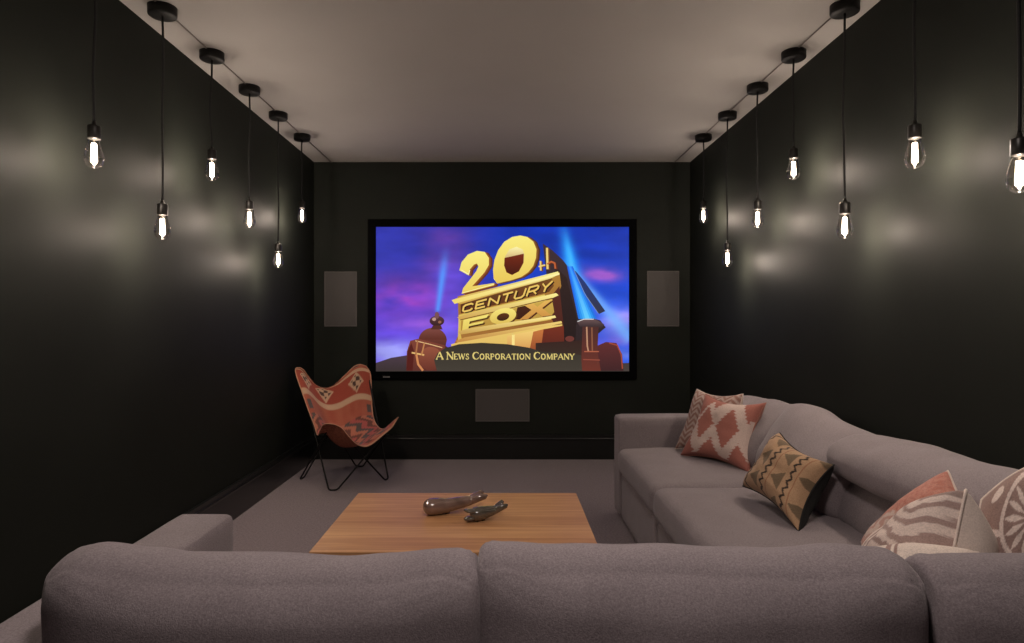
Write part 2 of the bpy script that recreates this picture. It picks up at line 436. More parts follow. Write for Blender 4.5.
# lower ledges
poly([(96, 545), (150, 528), (616, 458), (622, 470), (560, 482), (110, 560)], (255, 236, 150), (200, 156, 80), ZB)
poly([(112, 560), (600, 480), (610, 500), (116, 584)], (150, 96, 46), (168, 116, 56), ZB)
poly([(84, 594), (130, 576), (650, 488), (655, 500), (590, 514), (95, 606)], (240, 210, 120), (190, 130, 66), ZB)
poly([(60, 612), (100, 602), (600, 512), (655, 505), (664, 643), (60, 643)], (236, 202, 110), (224, 186, 100), ZB)
poly([(360, 566), (520, 536), (520, 643), (360, 643)], (244, 208, 120), (214, 150, 84), ZB)
poly([(385, 562), (400, 560), (400, 643), (385, 643)], (250, 226, 140), None, ZB)
poly([(500, 545), (560, 530), (575, 560), (540, 643), (480, 643)], (200, 120, 64), (150, 76, 44), ZB)
poly([(555, 532), (662, 512), (668, 643), (540, 643)], (120, 50, 34), (84, 36, 30), ZB)
# 2 0 th : side thickness then face
two = [(104, 216), (116, 172), (150, 132), (198, 112), (240, 118), (262, 150), (262, 188), (238, 228), (196, 276), (172, 302), (292, 284), (288, 297), (116, 342), (124, 312), (168, 256), (194, 222), (206, 196), (198, 180), (182, 186), (160, 212), (154, 244)]
for k in range(5, 0, -1): poly(two, mix((176, 104, 44), (96, 46, 26), k/5), None, lambda p, k=k: ZB((p[0]+k*4, p[1]+k*1.0)))
poly(two, (250, 236, 130), (236, 206, 98), ZB)
strip([(116, 215), (154, 238), (160, 215)], .7, (255, 250, 190), ZB); strip([(120, 338), (290, 291)], .7, (255, 246, 170), ZB)
zero = [(430, 30), (468, 38), (500, 62), (517, 104), (514, 150), (500, 192), (474, 226), (436, 252), (380, 270), (306, 287), (288, 262), (284, 214), (292, 160), (312, 108), (344, 64), (386, 38)]
for k in range(5, 0, -1): poly(zero, mix((170, 110, 44), (70, 40, 28), k/5), None, lambda p, k=k: ZB((p[0]+k*4, p[1]+k*.6)))
poly(zero, (250, 236, 128), (234, 200, 90), ZB)
poly([(350, 140), (372, 104), (410, 90), (442, 104), (452, 130), (448, 176), (424, 222), (386, 242), (356, 228), (343, 190)], (255, 246, 176), (150, 80, 36), ZB)
poly([(346, 150), (400, 138), (449, 127), (447, 176), (422, 222), (386, 240), (357, 226), (344, 190)], (120, 44, 24), (70, 26, 18), ZB)
for k in (2, 1, 0):
    c_ = (240, 206, 120) if k == 0 else (110, 62, 34)
    o_ = lambda p, k=k: ZB((p[0]+k*4, p[1]+k*2))
    strip([(538, 168), (540, 216)], 1.7, c_, o_); strip([(530, 196), (562, 188)], 1.5, c_, o_)
    strip([(573, 98), (576, 208)], 2.2, c_, o_); strip([(576, 182), (596, 170), (614, 178), (618, 206)], 1.7, (190, 96, 54) if k == 0 else (90, 44, 32), o_)
poly([(620, 470), (790, 460), (790, 568), (620, 568)], (56, 36, 32), (60, 52, 44), Z1)
# left lamp turret
poly([(57, 545), (165, 530), (300, 500), (650, 500), (700, 530), (780, 545), (950, 540), (950, 570), (57, 570)], (66, 52, 58), (70, 62, 58), Z1)
poly([(57, 540), (110, 522), (175, 512), (175, 568), (57, 568)], (74, 58, 70), (58, 48, 48), Z1)
poly(ell(257, 462, 50, 46, 180, 360), (128, 74, 66), (92, 44, 34), Z1)
poly([(207, 458), (307, 458), (303, 480), (330, 500), (200, 500)], (104, 54, 44), (70, 38, 30), Z1)
poly(ell(272, 392, 26, 18), (92, 56, 60), (54, 32, 34), Z1)
poly(ell(272, 372, 8, 12), (120, 80, 84), None, Z1)
poly(ell(262, 386, 7, 6), (190, 150, 140), None, Z1); poly(ell(282, 396, 6, 5), (150, 100, 80), None, Z1)
poly([(258, 408), (286, 408), (292, 422), (250, 422)], (84, 46, 40), None, Z1)
poly([(164, 568), (166, 500), (178, 462), (205, 455), (300, 478), (300, 568)], (128, 66, 52), (92, 46, 40), Z1)
poly(ell(250, 525, 42, 42), (150, 84, 62), (104, 50, 40), Z1)
poly([(164, 568), (168, 500), (182, 470), (192, 500), (186, 568)], (84, 30, 26), None, Z1)
strip([(196, 462), (246, 474), (290, 486)], .9, (226, 186, 130), Z1)
strip([(184, 504), (226, 512)], 1.6, (226, 180, 110), Z1); strip([(204, 462), (198, 508)], 1.6, (170, 110, 70), Z1); strip([(228, 470), (218, 512)], 1.4, (190, 130, 80), Z1)
strip([(200, 512), (206, 545), (222, 566)], 2.2, (206, 134, 84), Z1)
# right lamp turret
poly([(836, 568), (836, 480), (868, 466), (905, 470), (925, 510), (930, 568)], (98, 46, 46), (64, 36, 38), Z1)
strip([(880, 470), (908, 478), (922, 512), (926, 560)], 1.2, (164, 74, 54), Z1)
poly([(766, 396), (790, 384), (826, 384), (862, 404), (850, 420), (776, 412)], (110, 84, 84), (46, 36, 40), Z1)
strip([(768, 394), (790, 386), (824, 386)], .8, (220, 220, 220), Z1)
poly([(785, 412), (842, 412), (838, 500), (850, 568), (780, 568)], (76, 44, 42), (110, 52, 42), Z1)
strip([(800, 414), (802, 480), (806, 500)], 1.5, (190, 140, 110), Z1); strip([(818, 416), (820, 500)], 1.4, (140, 90, 66), Z1)
strip([(792, 500), (842, 500)], 1.1, (176, 96, 70), Z1); strip([(788, 528), (846, 530)], 1.0, (150, 76, 60), Z1)
poly(ell(740, 455, 16, 10), (110, 56, 50), None, Z1)
# dark hill with the caption
poly([(272, 568), (262, 530), (275, 505), (300, 488), (350, 474), (430, 469), (520, 474), (600, 487), (640, 500), (700, 505), (780, 512), (784, 568)], (56, 50, 42), (68, 62, 54), Z1)
# serif caption drawn with thick and thin strokes
T_, t_ = .17, .085
SG = {'A': (1.0, [([(.02, 0), (.48, 1)], t_), ([(.50, 1), (.96, 0)], T_), ([(.2, .36), (.78, .36)], t_), ([(-.06, 0), (.16, 0)], t_), ([(.8, 0), (1.08, 0)], t_)]),
 'N': (.95, [([(.1, 0), (.1, 1)], t_), ([(.08, 1), (.9, 0)], T_), ([(.9, 0), (.9, 1)], t_), ([(-.04, 1), (.14, 1)], t_), ([(-.02, 0), (.22, 0)], t_), ([(.76, 1), (1.02, 1)], t_)]),
 'E': (.72, [([(.14, 0), (.14, 1)], T_), ([(0, 1), (.7, 1), (.7, .82)], t_), ([(.14, .52), (.56, .52)], t_), ([(0, 0), (.72, 0), (.74, .2)], t_)]),
 'W': (1.3, [([(.06, 1), (.36, 0)], T_), ([(.36, 0), (.66, .95)], t_), ([(.64, 1), (.94, 0)], T_), ([(.94, 0), (1.24, 1)], t_), ([(-.06, 1), (.22, 1)], t_), ([(1.1, 1), (1.34, 1)], t_)]),
 'S': (.6, [([(.54, .8), (.46, .97), (.26, 1), (.08, .88), (.1, .66), (.48, .38), (.54, .18), (.4, .02), (.18, 0), (.04, .1), (.02, .22)], .12)]),
 'C': (.9, [([(.86, .78), (.8, .93), (.55, 1), (.28, .92)], t_), ([(.3, .93), (.12, .72), (.08, .5), (.14, .24), (.32, .06)], T_), ([(.3, .06), (.58, 0), (.8, .08), (.9, .24)], t_)]),
 'O': (1.0, [([(.5, 1), (.22, .88), (.1, .5), (.22, .12), (.5, 0)], .15), ([(.5, 0), (.78, .12), (.9, .5), (.78, .88), (.5, 1)], .15)]),
 'R': (.82, [([(.14, 0), (.14, 1)], T_), ([(0, 1), (.5, 1), (.66, .86), (.66, .66), (.5, .5), (.14, .5)], .1), ([(.42, .5), (.84, 0)], T_), ([(0, 0), (.3, 0)], t_)]),
 'P': (.72, [([(.14, 0), (.14, 1)], T_), ([(0, 1), (.5, 1), (.68, .86), (.68, .62), (.5, .47), (.14, .47)], .11), ([(0, 0), (.32, 0)], t_)]),
 'T': (.84, [([(.42, 0), (.42, 1)], T_), ([(.02, .8), (.04, 1), (.8, 1), (.82, .8)], t_), ([(.26, 0), (.58, 0)], t_)]),
 'I': (.3, [([(.15, 0), (.15, 1)], T_), ([(0, 1), (.3, 1)], t_), ([(0, 0), (.3, 0)], t_)]),
 'M': (1.2, [([(.12, 0), (.14, 1)], t_), ([(.14, 1), (.58, .06)], T_), ([(.58, .06), (1.02, 1)], t_), ([(1.04, 1), (1.06, 0)], T_), ([(0, 0), (.24, 0)], t_), ([(.92, 0), (1.2, 0)], t_)]),
 'Y': (.9, [([(.04, 1), (.45, .46)], T_), ([(.45, .46), (.86, 1)], t_), ([(.45, 0), (.45, .48)], T_), ([(-.04, 1), (.2, 1)], t_), ([(.7, 1), (.96, 1)], t_), ([(.3, 0), (.6, 0)], t_)])}
def caption(words, x0, x1, base, hb, hs, col):
    seq = []; x = 0
    for wi, w in enumerate(words):
        for k, ch in enumerate(w):
            h = hb if k == 0 else hs; seq.append((x, h, ch)); x += SG[ch][0]*h+.17*hs
        x += .42*hb
    tot = x-.42*hb-.17*hs; sc = (x1-x0)/tot
    for (xx, h, ch) in seq:
        for st, w in SG[ch][1]:
            strip([(x0+(xx+p[0]*h)*sc, base-p[1]*h) for p in st], w*h*1.25, col)
a_ = Z1((270, 527)); b_ = Z1((756, 527))
caption(['A', 'NEWS', 'CORPORATION', 'COMPANY'], a_[0], b_[0], a_[1], 7.0, 5.3, (226, 204, 122))
obj('picture', pic, M_picture, scr, False)

# ================================================================ SPEAKERS in the far wall
def speaker(px0, py0, px1, py1, label):
    a = wp(px0, py1); b_ = wp(px1, py0); c = (a+b_)/2
    t = thing('wall_speaker', (c.x, YB, a.z), label, 'speaker', 'flush speakers in the far wall')
    bm = bmesh.new(); w = .008; y0, y1 = YB-.008, YB
    bx(bm, (a.x, y0, a.z), (a.x+w, y1, b_.z), .002); bx(bm, (b_.x-w, y0, a.z), (b_.x, y1, b_.z), .002)
    bx(bm, (a.x+w, y0, a.z), (b_.x-w, y1, a.z+w), .002); bx(bm, (a.x+w, y0, b_.z-w), (b_.x-w, y1, b_.z), .002)
    obj('frame', bm, M_gframe, t, False)
    obj('grille', box((a.x+w, YB-.006, a.z+w), (b_.x-w, YB, b_.z-w)), M_grill, t, False)
speaker(324.5, 271.5, 357, 326.5, 'upright grey speaker grille left of the screen')
speaker(647, 271, 679, 326.5, 'upright grey speaker grille right of the screen')
speaker(475.5, 389, 529.5, 421.5, 'wide dark grey speaker grille low down beneath the screen')

# ================================================================ PENDANTS
PX = (-1.452, 1.436)
POS = {0: [('far', 4.559), ('', 4.079), ('', 3.618), ('', 3.153), ('', 2.696), ('', 2.262), ('', 1.72)],
       1: [('', 4.568), ('', 4.076), ('', 3.592), ('', 3.145), ('', 2.673), ('', 2.217), ('', 1.767)]}
TIP = {0: [.691, .331, .520, .685, .337, .534, .349], 1: [.692, .338, .516, .688, .338, .523, .349]}
LAB = {0: ['high short clear-bulb pendant in the far left corner, farthest of the left row',
           'lowest-hanging clear-bulb pendant of the left row, second from the far corner',
           'mid-height clear-bulb pendant of the left row, between a low and a high one',
           'high-hanging clear-bulb pendant of the left row with its bulb nearest the ceiling edge middle',
           'large low clear-bulb pendant of the left row, second from the left picture edge',
           'nearest clear-bulb pendant on the left whose canopy is out of view',
           'clear-bulb pendant of the left row just beyond the left picture edge',
],
       1: ['high short clear-bulb pendant in the far right corner, farthest of the right row',
           'low clear-bulb pendant of the right row, second from the far corner',
           'mid-height clear-bulb pendant of the right row, third from the far corner',
           'high-hanging clear-bulb pendant of the right row, fourth from the far corner',
           'low clear-bulb pendant of the right row, fourth bulb in from far corner by size, above sofa middle',
           'large high clear-bulb pendant of the right row, second from the right picture edge',
           'nearest clear-bulb pendant in view, cut by the right picture edge']}
LAB[0][3] = 'high-hanging clear-bulb pendant of the left row, fourth from the far corner'
LAB[1][4] = 'large low clear-bulb pendant of the right row, fifth from the far corner'
BG = [(0, 0), (.006, .0005), (.016, .004), (.026, .013), (.0315, .028), (.0325, .040), (.030, .055), (.0245, .075), (.0195, .093), (.0175, .104), (.0165, .108)]
def canopy_bm():
    return lathe(bmesh.new(), [(0, 0), (.020, 0), (.052, -.0), (.0562, .003), (.0575, .008), (.0575, .040), (0, .040)], n=36)
def build_pendant():
    t = thing('pendant_lamp', (0, 0, 0), '', 'pendant lamp', 'bare bulb pendants')
    parts = {}
    parts['canopy'] = obj('canopy', canopy_bm(), M_black, t)
    # socket and bulb around tip at z=0
    s = lathe(bmesh.new(), [(0, .106), (.0205, .106), (.0215, .108), (.0215, .150), (.0205, .153), (.012, .155), (.007, .160), (.0055, .170), (0, .170)], n=28)
    parts['socket'] = obj('socket', s, M_socket, t)
    parts['bulb'] = obj('bulb', lathe(bmesh.new(), BG, n=28), M_bulb, t)
    fb = bmesh.new()
    for k in range(6):
        a = 2*PI*k/6; r0, r1 = .0085, .006
        tube(fb, [(r0*math.cos(a), r0*math.sin(a), .024), (r1*math.cos(a), r1*math.sin(a), .090)], .0023, 6)
    parts['filament'] = obj('filament', fb, M_fil, parts['bulb'])
    tube_b = bmesh.new(); tube(tube_b, [(0, 0, .014), (0, 0, .106)], .0022, 6)
    parts['stem'] = obj('stem', tube_b, M_bulb, parts['bulb'])
    return t, parts
proto, pp = build_pendant()
LIGHT_W = 19
first = True
for side in (0, 1):
    for i, (_, d) in enumerate(POS[side]):
        if first: t = proto; P = pp
        else:
            t = proto.copy(); C.objects.link(t); P = {}
            for k in ('canopy', 'socket', 'bulb'):
                P[k] = pp[k].copy(); P[k].parent = t; C.objects.link(P[k])
            for k in ('filament', 'stem'):
                P[k] = pp[k].copy(); P[k].parent = P['bulb']; C.objects.link(P[k])
        first = False
        d *= 1.009; x = PX[side]-(.010 if side == 0 and i == 5 else 0); zt = CAMZ+TIP[side][i]*1.009
        t.location = (x, d, H-.040); t['label'] = LAB[side][i]; t['group'] = 'bare bulb pendants on the left side' if side == 0 else 'bare bulb pendants on the right side'
        for k in ('canopy', 'socket', 'bulb', 'filament', 'stem'): P[k].matrix_parent_inverse = Matrix.Identity(4)
        dz = zt-(H-.040); rz = random.random()*6
        for k in ('socket', 'bulb'): P[k].location = (0, 0, dz); P[k].rotation_euler[2] = rz
        # cord: own length, a little slack
        top, bot = 0.001, dz+.168; cb = bmesh.new(); n = 26; sw = (random.random()-.5)*.012; ph = random.random()*6
        pts = []
        for k in range(n+1):
            u = k/n; e = math.sin(PI*u)
            pts.append((e*(sw+.0035*math.sin(7*u+ph)), e*.003*math.cos(5*u+ph), top+(bot-top)*u))
        tube(cb, pts, .0050, 8)
        c = obj('cord', cb, M_cord); c.parent = t
        ld = bpy.data.lights.new('bulb_light', 'POINT'); ld.energy = LIGHT_W; ld.color = (1, .86, .745); ld.shadow_soft_size = .011
        lo = bpy.data.objects.new('bulb_light', ld); C.objects.link(lo); lo.parent = t; lo.location = (0, 0, dz+.034)
for side in (0, 1):
    x = PX[side]; b = bmesh.new()
    tube(b, [(x, YF+.01, H-.003), (x+.002, 2, H-.003), (x-.001, 3.5, H-.003), (x, YB-.002, H-.003)], .003, 8)
    tag(obj('ceiling_cable', b, M_cable), 'thin cable along the ceiling joining the %s row of pendant canopies' % ('left', 'right')[side], 'cable', 'cables on the ceiling')

# added fill lamp, unseen overhead, put in to brighten the near sofa
cl = thing('fill_lamp', (.05, .78, H), 'added round fill lamp above the near back of the sofa, unseen, out of the picture', 'fill lamp')
obj('rim', lathe(bmesh.new(), [(0, 0), (.215, 0), (.225, -.012), (.225, -.05), (.20, -.055), (.20, -.045)], (.05, .78, H), 48), M_black, cl)
M_opal = mat('fill_opal', (.8, .8, .8), .6); bsdf(M_opal).inputs['Emission Color'].default_value = (1, .86, .80, 1); bsdf(M_opal).inputs['Emission Strength'].default_value = 4
obj('fill_diffuser', lathe(bmesh.new(), [(.20, -.045), (.15, -.062), (.08, -.07), (0, -.072)], (.05, .78, H), 48), M_opal, cl)
ld = bpy.data.lights.new('fill_light', 'AREA'); ld.shape = 'DISK'; ld.size = .36; ld.energy = 19; ld.color = (1, .86, .80)
lo = bpy.data.objects.new('fill_light', ld); C.objects.link(lo); lo.parent = cl; lo.location = (0, 0, -.085)

# ================================================================ COFFEE TABLE
tx0, tx1, ty0, ty1, tz = -.648, .322, 2.125, 2.85, .40
t = thing('coffee_table', ((tx0+tx1)/2, (ty0+ty1)/2, 0), 'low rectangular oak coffee table in the middle of the carpet', 'coffee table')
obj('tabletop', box((tx0, ty0, tz-.022), (tx1, ty1, tz), .003), M_wood, t, False)
ap = bmesh.new(); q = .025
bx(ap, (tx0+q, ty0+q, tz-.095), (tx1-q, ty0+q+.02, tz-.022)); bx(ap, (tx0+q, ty1-q-.02, tz-.095), (tx1-q, ty1-q, tz-.022))
bx(ap, (tx0+q, ty0+q+.02, tz-.095), (tx0+q+.02, ty1-q-.02, tz-.022)); bx(ap, (tx1-q-.02, ty0+q+.02, tz-.095), (tx1-q, ty1-q-.02, tz-.022))
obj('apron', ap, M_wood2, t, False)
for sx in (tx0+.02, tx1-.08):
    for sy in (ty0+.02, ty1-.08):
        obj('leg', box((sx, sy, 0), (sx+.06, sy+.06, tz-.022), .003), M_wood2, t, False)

# ================================================================ GLASS PIECES
def blob_loft(bm, path, radii, n=20, squash=1.0):
    pts = [Vector(p) for p in path]; rings = []
    for i, p in enumerate(pts):
        a = pts[max(0, i-1)]; b = pts[min(len(pts)-1, i+1)]; tdir = (b-a).normalized()
        sd = Vector((0, 0, 1)).cross(tdir).normalized(); up = tdir.cross(sd)
        r = radii[i]
        rings.append([bm.verts.new(p+sd*r[0]*math.cos(2*PI*k/n)+up*r[1]*math.sin(2*PI*k/n)) for k in range(n)])
    for a, b in zip(rings, rings[1:]):
        for k in range(n): bm.faces.new((a[k], b[k], b[(k+1) % n], a[(k+1) % n]))
    bm.faces.new(rings[0]); bm.faces.new(rings[-1][::-1])
    return bm
def sculpture(name, label, c, ang, length, rmax, m, jaws):
    t = thing(name, c, label, 'ornament', 'smoky glass ornaments on the coffee table')
    ca, sa = math.cos(ang), math.sin(ang)
    def W(u, lift, side=0): return Vector((c[0]+ca*u*length-sa*side, c[1]+sa*u*length+ca*side, c[2]+lift))
    K = 16; path = []; rr = []
    if not jaws:
        prof = [(-.045, .12), (-.035, .40), (-.015, .66), (.02, .85), (.07, .97), (.14, 1.0), (.23, .97), (.33, .86), (.45, .76), (.57, .70), (.68, .64), (.76, .56), (.80, .4)]
    else:
        prof = [(.12, .25), (.15, .62), (.22, .9), (.32, .95), (.45, .88), (.58, .76), (.7, .64), (.78, .54), (.82, .4)]
    for u, r in prof:
        R = r*rmax; lift = rmax*.92*(1 if u < .2 else 1)*(.95)+max(0, u-.35)*length*.10
        if u < .2: lift = max(R*.9, rmax*.9)
        path.append(W(u, lift)); rr.append((R, R*.92))
    obj('body', blob_loft(bmesh.new(), path, rr), m, t)
    zb = path[-1].z-c[2]
    for s in (-1, 1):                      # forked tail
        pth = [W(.72, zb-.004, s*.004), W(.80, zb+.004, s*rmax*.30), W(.90, zb+.012, s*rmax*.50), W(.98, zb+.018+s*.003, s*rmax*.62), W(1.02, zb+.02, s*rmax*.66)]
        obj('tail_lobe', blob_loft(bmesh.new(), pth, [(rmax*.36, rmax*.42), (rmax*.40, rmax*.44), (rmax*.36, rmax*.40), (rmax*.28, rmax*.30), (.002, .002)], 14), m, t)
    if jaws:
        for s in (-1, 1):
            pth = [W(.26, rmax*.9+s*rmax*.3, 0), W(.14, rmax*.9+s*rmax*.42, 0), W(.04, rmax*.9+s*rmax*.5, 0), W(-.02, rmax*.95+s*rmax*.55, 0)]
            obj('jaw', blob_loft(bmesh.new(), pth, [(rmax*.7, rmax*.34), (rmax*.72, rmax*.30), (rmax*.6, rmax*.22), (rmax*.3, rmax*.1)], 16), m, t)
    for u in (.20, .36) if not jaws else (.28, .44):
        f = lathe(bmesh.new(), [(0, 0), (rmax*.28, 0), (rmax*.24, rmax*.2), (rmax*.16, rmax*.6), (0, rmax*.6)], W(u, 0), 14)
        obj('foot', f, m, t)
    return t
p = at(427, 510, 2.60); sculpture('glass_ornament', 'longer smoky brown glass ornament with bulbous left end and forked tail', Vector((-.308, 2.52, tz)), .36, .245, .036, M_glassA, False)
sculpture('glass_ornament', 'smaller dark grey glass ornament with open mouth and forked tail, nearer the camera', Vector((-.148, 2.435, tz)), .40, .165, .031, M_glassB, True)

# ================================================================ SOFA
sofa = thing('sectional_sofa', (.35, 1.6, 0), 'large grey-mauve fabric sectional sofa wrapping the foreground and right wall', 'sofa')
def wr(p, amp=.004, sc=6, seed=0.0, st=(1, 1, 1)):
    v = Vector((p.x*sc*st[0]+seed, p.y*sc*st[1]+seed*1.7, p.z*sc*st[2]))
    return noise.noise_vector(v)*amp
def arm(x0, x1, y0, y1, zt=.603):
    hx, hy, hz = (x1-x0)/2, (y1-y0)/2, (zt-.03)/2
    def df(p, q):
        p = p+wr(p, .0025, 5, x0)
        if q[2] > .6: p.z += .004*(1-q[0]**2)*(1-q[1]**2)
        return p
    return soft_box(((x0+x1)/2, (y0+y1)/2, .03+hz), (hx, hy, hz), .022, (12, 26, 14), df)
obj('armrest', arm(-.955, -.790, .93, 1.885), M_sofa, sofa)
obj('armrest', arm(.668, XR-.03, 3.71, 3.895), M_sofa, sofa)
# plinth base, modules with a visible joint
obj('base', soft_box((-.0625, 1.435, .155), (.7375, .425, .13), .015, (10, 10, 6)), M_sofa, sofa)
obj('base', soft_box((1.095, 1.40, .155), (.42, .46, .13), .015, (10, 10, 6)), M_sofa, sofa)
obj('base', soft_box((1.115, 3.28, .155), (.438, .43, .13), .012, (10, 10, 6)), M_sofa, sofa)
obj('base', soft_box((1.115, 2.355, .155), (.438, .49, .13), .012, (10, 10, 6)), M_sofa, sofa)
fb = bmesh.new()
for (x, y) in ((-.9, 1.0), (-.9, 1.8), (.6, 1.05), (1.45, 1.05), (.75, 1.8), (.72, 2.3), (.72, 3.2), (.72, 3.82), (1.45, 3.82), (1.45, 2.4)):
    pass
for (x, y) in ((-.88, 1.0), (-.88, 1.8), (1.45, 1.02), (.75, 2.3), (.75, 3.8), (1.45, 3.8)):
    obj('foot', lathe(bmesh.new(), [(0, 0), (.02, 0), (.024, .034), (0, .034)], (x, y, 0), 16), M_black, sofa)
# backs
def back(a, b):
    c = [(a[i]+b[i])/2 for i in range(3)]; h = [(b[i]-a[i])/2 for i in range(3)]
    return soft_box(c, h, .03, (24, 24, 12), lambda p, q: p+wr(p, .003, 5, 2))
obj('back_frame', back((-.80, .93, .03), (1.53, 1.07, .60)), M_sofa, sofa)
obj('back_frame', back((1.40, 1.07, .03), (1.535, 3.71, .60)), M_sofa, sofa)
# seat cushions
def seat(x0, x1, y0, y1, z0=.285, z1=.43, seed=0, crown=.022):
    hx, hy, hz = (x1-x0)/2, (y1-y0)/2, (z1-z0)/2
    def df(p, q):
        k = (1-q[0]**4)*(1-q[1]**4)
        if q[2] > 0: p.z += crown*k*q[2]
        p += wr(p, .004, 5, seed)
        # slight droop along the front edge
        return p
    return soft_box(((x0+x1)/2, (y0+y1)/2, (z0+z1)/2), (hx, hy, hz), .045, (30, 30, 10), df)
obj('seat_cushion', seat(.655, 1.36, 2.845, 3.712, seed=1), M_sofa, sofa)
obj('seat_cushion', seat(.655, 1.36, 1.90, 2.842, seed=4), M_sofa, sofa)
obj('seat_cushion', seat(.745, 1.45, 1.08, 1.895, seed=6), M_sofa, sofa)
obj('seat_cushion', seat(-.025, .742, 1.08, 1.89, seed=8), M_sofa, sofa)
obj('seat_cushion', seat(-.798, -.028, 1.08, 1.89, seed=9), M_sofa, sofa)

def pleats(p, q, amp=.006):
    """small gathers running out from the upper corners"""
    o = 0
    for sx in (-1, 1):
        dx = abs(q[0]-sx)*1.0; dz = abs(q[2]-.95)
        d = math.hypot(dx, dz)
        if d < .55:
            a = math.atan2(dz, dx+1e-4); o += math.sin(a*13+sx)*math.exp(-d*5.5)
    return o*amp
def bcush(c, h, r, topf, seed, lean=0, n=(56, 18, 34), amp=.0025):
    def df(p, q):
        R = h[1]*.95
        for sg in (1, -1):                 # full round roll along the top and bottom edges
            c_ = (sg*p.z-(h[2]-R))/R
            if c_ > 0:
                a_ = max(-1, min(1, p.y/h[1])); c_ = min(1, c_)
                p.y = h[1]*a_*math.sqrt(1-c_*c_/2); p.z = sg*((h[2]-R)+R*c_*math.sqrt(1-a_*a_/2))
        p.y *= (.78+.22*(1-q[0]**10))
        p.y += .028*q[1]*(1-q[0]**2)*(1-q[2]**2)          # belly
        if q[2] > -.2: p.z += topf(q[0])*sm(-.2, .9, q[2])
        p.x += .006*q[0]*(1-q[2]**2)
        w = pleats(p, q, amp)
        p.y += w*q[1]; p.z += w*.5*max(0, q[2])
        p += wr(p, .012, 3.2, seed)+wr(p, .006, 8, seed, (1, 1, .6))
        p.y -= lean*p.z
        return p
    return soft_box(c, h, r, n, df)
def interp(tab):
    def f(x):
        for (a, va), (b, vb) in zip(tab, tab[1:]):
            if x <= b:
                t = sm(a, b, x); return va+(vb-va)*t
        return tab[-1][1]
    return f
ZC = .569; HZ = .175
obj('back_cushion', bcush((-.427, 1.165, ZC), (.377, .092, HZ), .022, interp([(-1, .004), (-.85, .016), (-.62, .004), (-.4, -.008), (.3, -.010), (.6, -.004), (.9, .012), (1, .010)]), 3), M_sofa, sofa)
obj('back_cushion', bcush((.341, 1.165, ZC), (.387, .092, HZ), .022, interp([(-1, .018), (-.88, .018), (-.6, .012), (-.3, .008), (.3, .006), (.72, .012), (.9, .012), (1, .000)]), 11), M_sofa, sofa)
obj('back_cushion', bcush((1.131, 1.165, ZC), (.386, .092, HZ), .022, interp([(-1, -.004), (-.7, -.004), (0, -.006), (1, -.01)]), 17), M_sofa, sofa)

# back cushions against the right wall: lofted along y from a cross-section
def wall_cushion(y0, y1, prof, seed, topk=None, n=40):
    """prof: closed outline list of (x,z) points; ends drawn in and rounded"""
    bm = bmesh.new(); rings = []
    cx = sum(p[0] for p in prof)/len(prof); cz = sum(p[1] for p in prof)/len(prof)
    # resample the outline smoothly
    m = len(prof); out = []
    for i in range(m):
        p0, p1, p2, p3 = [Vector((*prof[(i+k-1) % m], 0)) for k in range(4)]
        for s in range(8):
            t = s/8
            out.append(.5*((2*p1)+(-p0+p2)*t+(2*p0-5*p1+4*p2-p3)*t*t+(-p0+3*p1-3*p2+p3)*t**3))
    for i in range(n+1):
        v = -1+2*i/n; v = .6*math.sin(v*PI/2)+.4*v
        y = (y0+y1)/2+v*(y1-y0)/2
        k = (1-abs(v)**9)**.5 if abs(v) < 1 else 0
        k = .5+.5*k
        ring = []
        for o in out:
            x = cx+(o.x-cx)*k; z = cz+(o.y-cz)*(.82+.18*k if k < 1 else 1)
            if topk: z += topk(v)*sm(cz, cz+.2, z)
            p = Vector((x, y, z)); pl = math.sin((z*60)+seed)*math.exp(-(1-abs(v))*9)*.004
            p += wr(p, .012, 3.5, seed)+wr(p, .004, 10, seed); p.x += pl
            ring.append(bm.verts.new(p))
        rings.append(ring)
    M_ = len(out)
    for a, b in zip(rings, rings[1:]):
        for k in range(M_): bm.faces.new((a[k], a[(k+1) % M_], b[(k+1) % M_], b[k]))
    bm.faces.new(rings[0][::-1]); bm.faces.new(rings[-1])
    bmesh.ops.recalc_face_normals(bm, faces=bm.faces[:])
    return bm
lean = [(1.20, .44), (1.17, .50), (1.19, .58), (1.24, .66), (1.30, .715), (1.37, .755), (1.44, .745), (1.48, .70), (1.47, .60), (1.42, .50), (1.38, .44), (1.29, .425)]
obj('back_cushion', wall_cushion(3.005, 3.70, lean, 5, lambda v: -.012*v+.0-.012*(v>0)*v), M_sofa, sofa)
lean2 = [(1.19, .44), (1.15, .50), (1.17, .58), (1.22, .655), (1.29, .725), (1.36, .765), (1.43, .76), (1.48, .71), (1.47, .60), (1.42, .50), (1.38, .44), (1.29, .425)]
obj('back_cushion', wall_cushion(2.31, 3.015, lean2, 9, lambda v: .068*sm(-1, 1, v)-.048), M_sofa, sofa)
fold = [(1.22, .44), (1.215, .50), (1.235, .56), (1.262, .603), (1.222, .600), (1.188, .625), (1.185, .675), (1.228, .722), (1.33, .757), (1.43, .745), (1.48, .68), (1.47, .58), (1.42, .48), (1.37, .43), (1.29, .425)]
obj('back_cushion', wall_cushion(1.60, 2.42, fold, 13, lambda v: -.004*v), M_sofa, sofa)

